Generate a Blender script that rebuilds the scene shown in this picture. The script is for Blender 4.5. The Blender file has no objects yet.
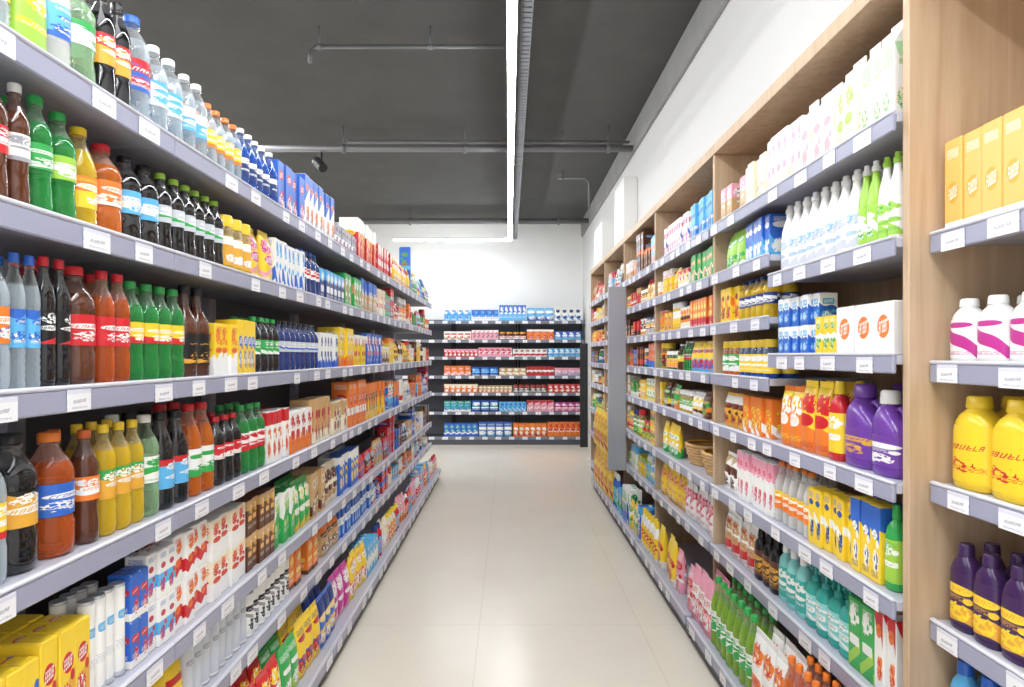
import bpy, math, random
S = bpy.context.scene
COL = S.collection
rnd = random.Random(11)
PI = math.pi
F = 640.0; VPX = 509.0; CAMZ = 1.35

# ------------------------------------------------------------------ colours
PAL = {'white':'f2f2ef','cream':'f0e6cd','black':'17161a','grey':'9a9ca3','silver':'c9ced6','red':'cf2630','orange':'ef8130',
 'amber':'d4652c','brown':'5e3320','tan':'cba674','yellow':'f6d233','gold':'e3a93a','apricot':'f2bd66','lime':'9fce4a','green':'34a852','teal':'36aba0',
 'aqua':'8fd7d5','sky':'5fb5e8','blue':'3068c8','navy':'233d7c','purple':'7040a0','plum':'3f2453','magenta':'c23592','pink':'efa4ba','clear':'e6eff2','mint':'b4dcae'}
def lin(h):
    o = []
    for i in (0, 2, 4):
        c = int(h[i:i+2], 16)/255
        o.append(c/12.92 if c <= .04045 else ((c+.055)/1.055)**2.4)
    return (*o, 1)
def P(n): return lin(PAL.get(n, n))

# ------------------------------------------------------------------ materials
MC = {}
def newmat(name):
    m = bpy.data.materials.new(name); m.use_nodes = True
    return m, m.node_tree, m.node_tree.nodes['Principled BSDF']
def plain(col, rough=.4, metal=0, spec=.5):
    k = ('plain', col, rough, metal)
    if k in MC: return MC[k]
    m, t, b = newmat('plain_'+col)
    n = t.nodes.new('ShaderNodeTexNoise'); n.inputs['Scale'].default_value = 30
    mx = t.nodes.new('ShaderNodeMixRGB'); mx.blend_type = 'MULTIPLY'; mx.inputs[0].default_value = .05
    mx.inputs[1].default_value = P(col); t.links.new(n.outputs['Fac'], mx.inputs[2])
    t.links.new(mx.outputs[0], b.inputs['Base Color'])
    b.inputs['Roughness'].default_value = rough; b.inputs['Metallic'].default_value = metal
    b.inputs['Specular IOR Level'].default_value = spec
    MC[k] = m; return m
def mottled(a, c, scale):
    m, t, b = newmat('mottled_concrete')
    ge = t.nodes.new('ShaderNodeNewGeometry'); n = t.nodes.new('ShaderNodeTexNoise'); n.inputs['Scale'].default_value = scale; n.inputs['Detail'].default_value = 6; n.inputs['Roughness'].default_value = .6
    r = t.nodes.new('ShaderNodeValToRGB'); r.color_ramp.elements[0].position = .3; r.color_ramp.elements[0].color = lin(a); r.color_ramp.elements[1].position = .72; r.color_ramp.elements[1].color = lin(c)
    t.links.new(ge.outputs['Position'], n.inputs['Vector']); t.links.new(n.outputs['Fac'], r.inputs[0]); t.links.new(r.outputs[0], b.inputs['Base Color'])
    b.inputs['Roughness'].default_value = .9
    return m
def liquid(col):
    k = ('liq', col)
    if k in MC: return MC[k]
    m, t, b = newmat('bottle_'+col)
    c = P(col)
    out = t.nodes['Material Output']
    tr = t.nodes.new('ShaderNodeBsdfTransparent'); ms = t.nodes.new('ShaderNodeMixShader')
    uv = t.nodes.new('ShaderNodeTexCoord'); sp = t.nodes.new('ShaderNodeSeparateXYZ'); t.links.new(uv.outputs['UV'], sp.inputs[0])
    r = t.nodes.new('ShaderNodeMapRange'); r.inputs[1].default_value = .80; r.inputs[2].default_value = .815
    t.links.new(sp.outputs[1], r.inputs[0])
    lw = t.nodes.new('ShaderNodeLayerWeight'); lw.inputs[0].default_value = .5
    dark = col in ('black', 'brown', 'navy')
    lo, hi = (.86, .97) if dark else (.25, .72) if col in ('clear', 'mint') else (.4, .8)
    f = t.nodes.new('ShaderNodeMapRange'); f.inputs[3].default_value = lo; f.inputs[4].default_value = hi
    t.links.new(lw.outputs['Facing'], f.inputs[0])
    f2 = t.nodes.new('ShaderNodeMath'); f2.operation = 'MULTIPLY_ADD'; f2.inputs[1].default_value = -.22
    t.links.new(r.outputs[0], f2.inputs[0]); t.links.new(f.outputs[0], f2.inputs[2])
    mx = t.nodes.new('ShaderNodeMixRGB'); mx.inputs[1].default_value = lin('cfdde6') if col == 'clear' else c
    k2 = .1 if dark else .5
    mx.inputs[2].default_value = tuple(v*(1-k2)+k2*.85 for v in c[:3])+(1,)
    t.links.new(r.outputs[0], mx.inputs[0]); t.links.new(mx.outputs[0], b.inputs['Base Color'])
    tc = t.nodes.new('ShaderNodeMixRGB'); tc.inputs[0].default_value = .3; tc.inputs[1].default_value = (*[min(1, v**.4) for v in c[:3]], 1); tc.inputs[2].default_value = (1,1,1,1)
    t.links.new(tc.outputs[0], tr.inputs[0])
    b.inputs['Roughness'].default_value = .04; b.inputs['Coat Weight'].default_value = .7; b.inputs['Coat Roughness'].default_value = .02
    t.links.new(f2.outputs[0], ms.inputs[0]); t.links.new(tr.outputs[0], ms.inputs[1]); t.links.new(b.outputs[0], ms.inputs[2])
    t.links.new(ms.outputs[0], out.inputs[0])
    MC[k] = m; return m
FL = ('lo','hi','wav','sl','vc','ru','rv','pe','fq','ph','am','tx','lt','nl','pv')
def pack_group():
    g = bpy.data.node_groups.new('PackPattern', 'ShaderNodeTree')
    for n in ('C1','C2','C3','C4'): g.interface.new_socket(n, in_out='INPUT', socket_type='NodeSocketColor')
    for n in FL: g.interface.new_socket(n, in_out='INPUT', socket_type='NodeSocketFloat')
    g.interface.new_socket('Color', in_out='OUTPUT', socket_type='NodeSocketColor')
    N = g.nodes; L = g.links
    gi = N.new('NodeGroupInput'); go = N.new('NodeGroupOutput')
    def m(op, *a):
        n = N.new('ShaderNodeMath'); n.operation = op
        for i, x in enumerate(a):
            if isinstance(x, (int, float)): n.inputs[i].default_value = x
            else: L.new(x, n.inputs[i])
        return n.outputs[0]
    def gt(a, b): return m('GREATER_THAN', a, b)
    def lt(a, b): return m('LESS_THAN', a, b)
    def an(*a):
        r = a[0]
        for x in a[1:]: r = m('MULTIPLY', r, x)
        return r
    I = lambda n: gi.outputs[n]
    tc = N.new('ShaderNodeTexCoord'); sp = N.new('ShaderNodeSeparateXYZ'); L.new(tc.outputs['UV'], sp.inputs[0])
    u = m('FRACT', sp.outputs[0]); v = sp.outputs[1]; uc = m('SUBTRACT', u, .5)
    vv = m('ADD', m('ADD', v, m('MULTIPLY', uc, I('sl'))), m('MULTIPLY', I('wav'), m('SINE', m('MULTIPLY', u, 6.283))))
    band = an(gt(vv, I('lo')), lt(vv, I('hi')))
    vd = m('SUBTRACT', v, I('vc'))
    un = m('DIVIDE', uc, I('ru')); vn = m('DIVIDE', vd, I('rv'))
    el = lt(m('ADD', m('POWER', m('ABSOLUTE', un), I('pe')), m('POWER', m('ABSOLUTE', vn), I('pe'))), 1)
    ua = m('ADD', m('MULTIPLY', u, I('fq')), I('ph'))
    sq = m('MULTIPLY', m('ADD', m('SINE', m('ADD', ua, m('MULTIPLY', m('SINE', m('MULTIPLY', ua, .43)), 2.2))), m('MULTIPLY', m('SINE', m('MULTIPLY', ua, 1.73)), .6)), m('MULTIPLY', I('rv'), I('am')))
    dd = m('ABSOLUTE', m('SUBTRACT', m('SUBTRACT', vd, sq), m('MULTIPLY', uc, .12)))
    script = an(lt(dd, m('MULTIPLY', I('rv'), .12)), lt(m('ABSOLUTE', un), .74))
    a = m('MULTIPLY', m('ADD', m('MULTIPLY', m('ADD', un, m('MULTIPLY', vn, -.1)), .66), .5), I('nl'))
    fx = m('FRACT', a); y = m('ADD', m('MULTIPLY', m('SUBTRACT', vn, m('MULTIPLY', un, .2)), .95), .5)
    cb = N.new('ShaderNodeCombineXYZ'); L.new(m('FLOOR', a), cb.inputs[0]); L.new(I('ph'), cb.inputs[1])
    wn = N.new('ShaderNodeTexWhiteNoise'); wn.noise_dimensions = '2D'; L.new(cb.outputs[0], wn.inputs['Vector'])
    sc = N.new('ShaderNodeSeparateColor'); L.new(wn.outputs['Color'], sc.inputs[0]); R_, G_, B_ = sc.outputs[0], sc.outputs[1], sc.outputs[2]
    st1 = lt(fx, .28); st2 = an(gt(fx, .62), gt(R_, .35)); tp = an(gt(y, .8), gt(G_, .35)); md = an(lt(m('ABSOLUTE', m('SUBTRACT', y, .5)), .1), gt(B_, .3)); bt = an(lt(y, .18), lt(G_, .7))
    mxm = m('MAXIMUM', m('MAXIMUM', st1, st2), m('MAXIMUM', m('MAXIMUM', tp, md), bt))
    letters = an(mxm, gt(fx, .1), lt(fx, .82), gt(y, 0), lt(y, 1), gt(a, 0), lt(a, I('nl')))
    sg = m('ADD', an(script, m('SUBTRACT', 1, I('lt'))), an(letters, I('lt')))
    row = m('MULTIPLY', v, 44)
    cb = N.new('ShaderNodeCombineXYZ'); L.new(m('FLOOR', m('MULTIPLY', u, 60)), cb.inputs[0]); L.new(m('FLOOR', row), cb.inputs[1])
    wn = N.new('ShaderNodeTexWhiteNoise'); wn.noise_dimensions = '2D'; L.new(cb.outputs[0], wn.inputs['Vector'])
    t1 = an(gt(wn.outputs['Value'], .25), lt(m('FRACT', row), .45))
    tx = an(t1, gt(v, I('tx')), lt(v, m('ADD', I('tx'), .1)), lt(m('ABSOLUTE', uc), .34))
    cb = N.new('ShaderNodeCombineXYZ'); L.new(m('MULTIPLY', u, 5), cb.inputs[0]); L.new(m('ADD', m('MULTIPLY', v, 7), I('ph')), cb.inputs[1])
    nz = N.new('ShaderNodeTexNoise'); nz.noise_dimensions = '2D'; nz.inputs['Scale'].default_value = 1.3; nz.inputs['Detail'].default_value = 2; L.new(cb.outputs[0], nz.inputs['Vector'])
    pu = m('DIVIDE', m('ADD', uc, m('MULTIPLY', m('SINE', I('ph')), .12)), .3); pq = m('DIVIDE', m('SUBTRACT', v, I('pv')), .16)
    pm = lt(m('ADD', m('ADD', m('MULTIPLY', pu, pu), m('MULTIPLY', pq, pq)), m('MULTIPLY', m('SUBTRACT', nz.outputs['Fac'], .5), 2.4)), .9)
    p1 = an(pm, gt(nz.outputs['Fac'], .36)); p2 = an(pm, gt(nz.outputs['Fac'], .56))
    # small corner badge
    bu = m('DIVIDE', m('SUBTRACT', uc, .27), .13); bv = m('DIVIDE', m('SUBTRACT', v, m('SUBTRACT', 1.14, I('vc'))), .06)
    bd = an(lt(m('ADD', m('MULTIPLY', bu, bu), m('MULTIPLY', bv, bv)), 1), lt(I('pv'), 2))
    def mix(f, a, b):
        n = N.new('ShaderNodeMixRGB')
        L.new(f, n.inputs[0]); L.new(a, n.inputs[1]); L.new(b, n.inputs[2]); return n.outputs[0]
    c = mix(band, I('C1'), I('C2')); c = mix(p1, c, I('C3')); c = mix(p2, c, I('C4')); c = mix(bd, c, I('C3')); c = mix(el, c, I('C3')); c = mix(sg, c, I('C4')); c = mix(tx, c, I('C4'))
    L.new(c, go.inputs[0])
    return g
PG = pack_group()
#          lo  hi  wav sl vc ru rv pe fq ph am tx lt nl pv
STY = {'tag':(.8,1.2,0,0,.45,.36,.14,8,30,3,.1,.1,1,7,3), 'swoosh':(.3,.62,.06,.9,.85,.3,.07,2,40,1,.4,.08,0,4,3), 'lower':(.05,.36,.05,.15,.66,.42,.09,2,54,2,.5,.45,1,6,.24),
       'dot':(-.1,.06,0,0,.54,.3,.22,2,30,4,.2,.1,1,5,3), 'script':(-.1,.0,0,0,.62,.4,.085,2,48,2.2,.45,.2,1,7,.3), 'emblem':(.02,.1,0,0,.42,.32,.12,2,22,1,.3,.8,1,6,3),
       'plainish':(-.1,.06,.02,0,.68,.26,.05,4,30,7,.2,.3,1,6,3)}
def style(k, seed=0):
    if k in STY:
        s = list(STY[k])
        if k not in ('tag', 'swoosh'): s[9] = (seed % 53)*1.0
        return tuple(s)
    r = random.Random(k*7919+3)
    t = r.random()
    if t < .3: lo, hi = -.1, r.uniform(.12, .45)
    elif t < .6: lo, hi = r.uniform(.55, .85), 1.3
    else: lo = r.uniform(.1, .5); hi = lo+r.uniform(.08, .3)
    vc = r.choice([r.uniform(.6, .78), r.uniform(.36, .5)])
    return (lo, hi, r.choice([0, 0, .03, .06, .09]), r.choice([0, 0, 0, .2, -.3, .5]), vc, r.uniform(.26, .42), r.uniform(.05, .11),
            r.choice([2, 2, 1.4, 4, 8]), r.uniform(45, 80), r.uniform(0, 60), r.uniform(.2, .45), r.choice([.06, .12, .2, .84]), 1 if r.random() < .75 else 0, r.choice([5,6,7,8]),
            .28 if vc > .55 else .76)
def pack(c1, c2, c3, c4, sty, rough=.36):
    k = ('pack', c1, c2, c3, c4, sty)
    if k in MC: return MC[k]
    m, t, b = newmat('pack_%s_%s' % (c1, c2))
    n = t.nodes.new('ShaderNodeGroup'); n.node_tree = PG
    for nm, c in zip(('C1','C2','C3','C4'), (c1,c2,c3,c4)): n.inputs[nm].default_value = P(c)
    for nm, x in zip(FL, style(sty, sum(map(ord, c1+c2+c2+c3+c3+c3+c4)))): n.inputs[nm].default_value = x
    t.links.new(n.outputs[0], b.inputs['Base Color']); b.inputs['Roughness'].default_value = rough
    MC[k] = m; return m
def wood():
    if 'wood' in MC: return MC['wood']
    m, t, b = newmat('birch_wood')
    tc = t.nodes.new('ShaderNodeTexCoord'); mp = t.nodes.new('ShaderNodeMapping'); mp.inputs['Scale'].default_value = (11, 11, .8)
    n = t.nodes.new('ShaderNodeTexNoise'); n.inputs['Scale'].default_value = 3; n.inputs['Detail'].default_value = 6; n.inputs['Distortion'].default_value = .5
    r = t.nodes.new('ShaderNodeValToRGB'); r.color_ramp.elements[0].position = .3; r.color_ramp.elements[0].color = lin('b89b7b')
    r.color_ramp.elements[1].position = .7; r.color_ramp.elements[1].color = lin('cdb496')
    t.links.new(tc.outputs['Object'], mp.inputs[0]); t.links.new(mp.outputs[0], n.inputs['Vector']); t.links.new(n.outputs['Fac'], r.inputs[0])
    t.links.new(r.outputs[0], b.inputs['Base Color']); b.inputs['Roughness'].default_value = .5
    MC['wood'] = m; return m
def tilemat():
    m, t, b = newmat('floor_tiles')
    ge = t.nodes.new('ShaderNodeNewGeometry'); sp = t.nodes.new('ShaderNodeSeparateXYZ'); t.links.new(ge.outputs['Position'], sp.inputs[0])
    def mm(op, *a):
        n = t.nodes.new('ShaderNodeMath'); n.operation = op
        for i, x in enumerate(a):
            if isinstance(x, (int, float)): n.inputs[i].default_value = x
            else: t.links.new(x, n.inputs[i])
        return n.outputs[0]
    gx = mm('LESS_THAN', mm('FRACT', mm('DIVIDE', mm('ADD', sp.outputs[0], 4.15), .8)), .005)
    gy = mm('LESS_THAN', mm('FRACT', mm('DIVIDE', mm('ADD', sp.outputs[1], 4.0), .8)), .005)
    gr = mm('MULTIPLY', mm('MAXIMUM', gx, gy), .4)
    n = t.nodes.new('ShaderNodeTexNoise'); n.inputs['Scale'].default_value = 2.2; n.inputs['Detail'].default_value = 5
    r = t.nodes.new('ShaderNodeValToRGB'); r.color_ramp.elements[0].color = lin('e7dece'); r.color_ramp.elements[1].color = lin('f0e9da')
    t.links.new(ge.outputs['Position'], n.inputs['Vector']); t.links.new(n.outputs['Fac'], r.inputs[0])
    mx = t.nodes.new('ShaderNodeMixRGB'); t.links.new(gr, mx.inputs[0]); t.links.new(r.outputs[0], mx.inputs[1]); mx.inputs[2].default_value = lin('c3b9a6')
    t.links.new(mx.outputs[0], b.inputs['Base Color']); b.inputs['Roughness'].default_value = .23
    return m
def emit(col, st):
    m, t, b = newmat('led_diffuser')
    b.inputs['Emission Color'].default_value = lin(col); b.inputs['Emission Strength'].default_value = st
    return m

# ------------------------------------------------------------------ geometry
class G:
    def __init__(s): s.v = []; s.f = []; s.u = []; s.s = []
    def face(s, ix, uv, sm): s.f.append(ix); s.u.append(uv); s.s.append(sm)
def loft(secs, n=16, urep=2, g=None, caps=(1, 1)):
    g = g or G(); b0 = len(g.v); z0 = secs[0][0]; z1 = secs[-1][0]; H = (z1-z0) or 1
    rings = []
    for sc in secs:
        z, rx, ry = sc[0], sc[1], sc[2]; p = sc[3] if len(sc) > 3 else 2; cx = sc[4] if len(sc) > 4 else 0; cy = sc[5] if len(sc) > 5 else 0
        ring = []
        for k in range(n):
            a = 2*PI*k/n; s_, c_ = math.sin(a), math.cos(a)
            x = math.copysign(abs(s_)**(2/p), s_)*rx; y = -math.copysign(abs(c_)**(2/p), c_)*ry
            ring.append((cx+x, cy+y, z))
        rings.append(ring); g.v += ring
    for i in range(len(secs)-1):
        va = (secs[i][0]-z0)/H; vb = (secs[i+1][0]-z0)/H
        for k in range(n):
            k2 = (k+1) % n; ua = k/n*urep+.5; ub = (k+1)/n*urep+.5
            g.face((b0+i*n+k, b0+i*n+k2, b0+(i+1)*n+k2, b0+(i+1)*n+k), ((ua,va),(ub,va),(ub,vb),(ua,vb)), True)
    if caps[0]:
        b = len(g.v); g.v += rings[0]; g.face(tuple(b+k for k in reversed(range(n))), tuple((.02, .0) for _ in range(n)), False)
    if caps[1]:
        b = len(g.v); g.v += rings[-1]; g.face(tuple(b+k for k in range(n)), tuple((.02, 1) for _ in range(n)), False)
    return g
def box(x0, x1, y0, y1, z0, z1, b=.002, g=None):
    g = g or G(); b0 = len(g.v)
    def ring(z, i, c): return [(x0+i+c,y0+i,z),(x1-i-c,y0+i,z),(x1-i,y0+i+c,z),(x1-i,y1-i-c,z),(x1-i-c,y1-i,z),(x0+i+c,y1-i,z),(x0+i,y1-i-c,z),(x0+i,y0+i+c,z)]
    R = [ring(z0,b,b*.4), ring(z0+b,0,b), ring(z1-b,0,b), ring(z1,b,b*.4)]
    for r in R: g.v += r
    w, d, h = x1-x0, y1-y0, z1-z0
    def uv(ix):
        q = [g.v[i] for i in ix]
        ex = [max(p[j] for p in q)-min(p[j] for p in q) for j in range(3)]
        j = ex.index(min(ex))
        if j == 1: return tuple(((p[0]-x0)/w, (p[2]-z0)/h) for p in q)
        if j == 0: return tuple(((p[1]-y0)/d, (p[2]-z0)/h) for p in q)
        return tuple(((p[0]-x0)/w, (p[1]-y0)/d) for p in q)
    for i in range(3):
        for k in range(8):
            ix = (b0+i*8+k, b0+i*8+(k+1)%8, b0+(i+1)*8+(k+1)%8, b0+(i+1)*8+k); g.face(ix, uv(ix), False)
    ix = tuple(b0+k for k in reversed(range(8))); g.face(ix, uv(ix), False)
    ix = tuple(b0+24+k for k in range(8)); g.face(ix, uv(ix), False)
    return g
def tube(pts, r, n=8, g=None, closed=False):
    from mathutils import Vector
    g = g or G(); b0 = len(g.v); V = [Vector(p) for p in pts]; m = len(V)
    for i, p in enumerate(V):
        if closed: d = V[(i+1) % m]-V[i-1]
        else: d = V[min(i+1, m-1)]-V[max(i-1, 0)]
        d.normalize(); up = Vector((0,0,1)) if abs(d.z) < .9 else Vector((1,0,0))
        a = d.cross(up).normalized(); b = a.cross(d).normalized()
        for k in range(n):
            t = 2*PI*k/n; g.v.append(tuple(p+a*math.cos(t)*r+b*math.sin(t)*r))
    for i in range(m if closed else m-1):
        for k in range(n):
            i2 = (i+1) % m; g.face((b0+i*n+(k+1)%n, b0+i*n+k, b0+i2*n+k, b0+i2*n+(k+1)%n), ((0,0),(1,0),(1,1),(0,1)), True)
    if not closed:
        g.face(tuple(b0+k for k in range(n)), tuple((0,0) for _ in range(n)), False)
        g.face(tuple(b0+(m-1)*n+k for k in reversed(range(n))), tuple((0,0) for _ in range(n)), False)
    return g
def mesh(name, parts, off=(0,0,0)):
    vs = []; fs = []; us = []; sm = []; mi = []; mats = []
    for g, mt in parts:
        b = len(vs); vs += [(p[0]-off[0], p[1]-off[1], p[2]-off[2]) for p in g.v]
        if mt not in mats: mats.append(mt)
        j = mats.index(mt)
        for f, u, s in zip(g.f, g.u, g.s):
            fs.append(tuple(i+b for i in f)); sm.append(s); mi.append(j)
            for q in u: us += [q[0], q[1]]
    me = bpy.data.meshes.new(name); me.from_pydata(vs, [], fs)
    ul = me.uv_layers.new(name='UVMap'); ul.data.foreach_set('uv', us)
    me.polygons.foreach_set('use_smooth', sm); me.polygons.foreach_set('material_index', mi)
    for m in mats: me.materials.append(m)
    me.update(); return me
def link(name, data, parent=None, loc=None, rz=None):
    o = bpy.data.objects.new(name, data); COL.objects.link(o)
    if parent: o.parent = parent
    if loc: o.location = loc
    if rz is not None: o.rotation_euler = (0, 0, rz)
    return o
def tag(o, label, cat, group=None):
    o['label'] = label; o['category'] = cat
    if group: o['group'] = group
    if not 4 <= len(label.replace(',', ' ').split()) <= 16: print('LABEL LENGTH', label)
    return o
def thing(name, label, cat, loc=(0,0,0), group=None): return tag(link(name, None, None, loc), label, cat, group)
def part(name, g, mt, root, parent=None):
    return link(name, mesh(name, [(g, mt)], root.location), parent or root)
def struct(name, g, mt):
    o = link(name, mesh(name, [(g, mt)])); o['kind'] = 'structure'; return o

# ------------------------------------------------------------------ products: each returns [(part, G, material)]
def mk_soda(w, d, h, c, sty, n):
    R = w/2; q = lambda f, r: (f*h, r*R, r*R)
    v = sty % 3 if isinstance(sty, int) else 0
    if v == 1:     # waisted shape
        body = loft([q(0,.66), q(.015,.86), q(.04,.95), q(.1,1), q(.2,.97), q(.28,.9), q(.34,.92), q(.38,.955), q(.60,.955), q(.64,1), q(.70,.96), q(.76,.78), q(.81,.58), q(.86,.42), q(.9,.37), q(.905,.46), q(.917,.46), q(.92,.37), q(.955,.37)], n, 1)
        lab = loft([(.385*h,R*.985,R*.985),(.595*h,R*.985,R*.985)], n, 2, caps=(0,0))
    elif v == 2:   # straight body, long sloping shoulder, ribbed foot
        body = loft([q(0,.7), q(.015,.9), q(.04,1), q(.07,.95), q(.1,1), q(.13,.95), q(.16,1), q(.2,.96), q(.52,.96), q(.55,1), q(.6,.97), q(.68,.84), q(.76,.65), q(.83,.48), q(.88,.38), q(.9,.37), q(.905,.46), q(.917,.46), q(.92,.37), q(.955,.37)], n, 1)
        lab = loft([(.215*h,R*.985,R*.985),(.515*h,R*.985,R*.985)], n, 2, caps=(0,0))
    else:
        body = loft([q(0,.66), q(.015,.86), q(.04,.96), q(.09,1), q(.27,1), q(.30,.94), q(.33,.955), q(.60,.955), q(.63,1), q(.67,.995), q(.72,.93), q(.78,.76), q(.83,.55), q(.87,.41), q(.9,.37), q(.905,.46), q(.917,.46), q(.92,.37), q(.955,.37)], n, 1)
        lab = loft([(.335*h,R*.985,R*.985),(.595*h,R*.985,R*.985)], n, 2, caps=(0,0))
    cap = loft([(.925*h,R*.45,R*.45),(.99*h,R*.45,R*.45),(h,R*.38,R*.38)], n)
    m4 = c[2] if c[2] != c[1] else 'white'
    return [('bottle_body', body, liquid(c[0])), ('label_wrap', lab, pack(c[1],m4,'white' if c[1] != 'white' else c[2],m4 if c[1] == 'white' else c[1],sty)), ('cap', cap, plain(c[3],.35))]
def mk_water(w, d, h, c, sty, n):
    R = w/2; q = lambda f, r: (f*h, r*R, r*R)
    s = [q(0,.75), q(.02,.96), q(.05,1)]
    for k in range(4): s += [q(.08+k*.055,.93), q(.107+k*.055,1)]
    s += [q(.3,.96), q(.6,.96), q(.63,1), q(.7,.97), q(.8,.72), q(.87,.42), q(.9,.38), q(.91,.47), q(.92,.38), q(.96,.38)]
    body = loft(s, n, 1)
    lab = loft([(.31*h,R*.985,R*.985),(.59*h,R*.985,R*.985)], n, 2, caps=(0,0))
    cap = loft([(.93*h,R*.46,R*.46),(.99*h,R*.46,R*.46),(h,R*.4,R*.4)], n)
    return [('bottle_body', body, liquid(c[0])), ('label_wrap', lab, pack(c[1],c[2],c[2],'white',sty)), ('cap', cap, plain(c[3],.35))]
def mk_glass(w, d, h, c, sty, n):
    R = w/2; q = lambda f, r: (f*h, r*R, r*R)
    body = loft([q(0,.9), q(.015,1), q(.55,1), q(.62,.93), q(.7,.6), q(.76,.4), q(.93,.33), q(.94,.38), q(.97,.38)], n, 1)
    lab = loft([(.14*h,R*1.012,R*1.012),(.48*h,R*1.012,R*1.012)], n, 2, caps=(0,0))
    cap = loft([(.9*h,R*.41,R*.41),(.985*h,R*.41,R*.41),(h,R*.36,R*.36)], n)
    return [('bottle_body', body, liquid(c[0])), ('label_wrap', lab, pack(c[1],c[2],c[1],c[2],sty)), ('cap', cap, plain(c[3],.3))]
LMAP = lambda c, sty: {'swoosh':(c[0],c[2],c[2],c[2]), 'lower':(c[0],c[1],c[2],c[1]), 'script':(c[0],c[2],c[0],c[1])}.get(sty, (c[0] if c[1]==c[2] else c[1],c[1],c[2],c[3] if c[3]!=c[2] else 'white'))
def mk_sqz(w, d, h, c, sty, n):
    X, Y = w/2, d/2; q = lambda f, a, b, p=2.6: (f*h, a*X, b*Y, p)
    body = loft([q(0,.85,.85), q(.02,.97,.97), q(.1,1,1), q(.5,.96,1), q(.66,.86,.95), q(.74,.68,.85), q(.79,.44,.62,2.2), (.83*h, X*.32, X*.32), (.86*h, X*.32, X*.32)], n, 1)
    lab = loft([(.1*h,X*1.008,Y*1.012,2.6),(.5*h,X*.972,Y*1.012,2.6),(.6*h,X*.92,Y*1.0,2.6)], n, 2, caps=(0,0))
    cap = loft([(.835*h,X*.42,X*.42),(.97*h,X*.36,X*.36),(h,X*.28,X*.28)], n)
    return [('bottle_body', body, plain(c[0],.25)), ('label_wrap', lab, pack(*LMAP(c,sty),sty)), ('cap', cap, plain(c[3],.3))]
def mk_squat(w, d, h, c, sty, n):
    X, Y = w/2, d/2; q = lambda f, a, b, p=2.6: (f*h, a*X, b*Y, p)
    body = loft([q(0,.86,.86), q(.02,.97,.97), q(.08,1,1), q(.45,1,1), q(.62,.97,.98), q(.72,.88,.92), q(.79,.7,.8), q(.84,.48,.66,2.2), (.87*h, X*.38, X*.38), (.89*h, X*.38, X*.38)], n, 1)
    lab = loft([(.08*h,X*1.008,Y*1.012,2.6),(.45*h,X*1.008,Y*1.012,2.6),(.62*h,X*.98,Y*.993,2.6),(.68*h,X*.935,Y*.965,2.6)], n, 2, caps=(0,0))
    cap = loft([(.872*h,X*.45,X*.45),(.98*h,X*.42,X*.42),(h,X*.36,X*.36)], n)
    return [('bottle_body', body, plain(c[0],.22)), ('label_wrap', lab, pack(*LMAP(c,sty),sty)), ('cap', cap, plain(c[3],.3))]
def mk_milk(w, d, h, c, sty, n):
    R = w/2; q = lambda f, r: (f*h, r*R, r*R)
    body = loft([q(0,.86), q(.015,.97), q(.1,1), q(.5,.98), q(.62,.88), q(.72,.66), q(.78,.5), q(.83,.42), q(.86,.44), q(.87,.38), q(.89,.38)], n, 1)
    lab = loft([(.08*h,R*1.012,R*1.012),(.5*h,R*.995,R*.995)], n, 2, caps=(0,0))
    cap = loft([(.88*h,R*.5,R*.5),(.94*h,R*.5,R*.5),(.945*h,R*.36,R*.36),(h,R*.32,R*.32)], n)
    return [('bottle_body', body, plain(c[0],.25)), ('label_wrap', lab, pack(c[0],c[1],c[1],c[2],sty)), ('cap', cap, plain(c[3],.3))]
def mk_jug(w, d, h, c, sty, n):
    X, Y = w/2, d/2; q = lambda f, a, b, cx=0, p=3.2: (f*h, a*X, b*Y, p, cx*X)
    body = loft([q(0,.9,.9), q(.02,.98,.98), q(.08,1,1), q(.5,.99,1), q(.62,.86,.96,-.1), q(.7,.66,.86,-.22), q(.78,.5,.7,-.3,2.4), q(.82,.36,.55,-.32,2), q(.87,.34,.5,-.32,2)], n, 1)
    lab = loft([q(.12,1.008,1.012), q(.48,1.0,1.012)], n, 2, caps=(0,0))
    hd = tube([(.1*X,0,.76*h),(.45*X,0,.79*h),(.72*X,0,.74*h),(.86*X,0,.64*h),(.84*X,0,.54*h)], .13*X, 8)
    cap = loft([q(.84,.46,.62,-.32,2), q(.98,.42,.56,-.32,2), q(1,.34,.46,-.32,2)], n)
    return [('jug_body', body, plain(c[0],.22)), ('label_wrap', lab, pack(c[0],c[1],c[2],c[3],sty)), ('handle', hd, plain(c[0],.22)), ('cap', cap, plain(c[3],.3))]
def mk_pump(w, d, h, c, sty, n):
    X, Y = w/2, d/2; q = lambda f, a: (f*h, a*X, a*Y, 2.5)
    body = loft([q(0,.88), q(.02,.98), q(.06,1), q(.55,1), q(.62,.9), q(.67,.6), q(.69,.36)], n, 1)
    lab = loft([(.12*h,X*1.01,Y*1.012,2.5),(.5*h,X*1.01,Y*1.012,2.5)], n, 2, caps=(0,0))
    pm = loft([(.69*h,X*.42,X*.42),(.76*h,X*.4,X*.4),(.765*h,X*.14,X*.14),(.9*h,X*.14,X*.14),(.905*h,X*.34,X*.34),(.96*h,X*.3,X*.3)], n)
    tube([(0,0,.945*h),(0,-.55*Y,.945*h),(0,-.85*Y,.92*h)], X*.12, 6, pm)
    return [('bottle_body', body, plain(c[0],.2)), ('label_wrap', lab, pack(c[1],c[2],c[2],c[0],sty)), ('pump_head', pm, plain(c[3],.3))]
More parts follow.
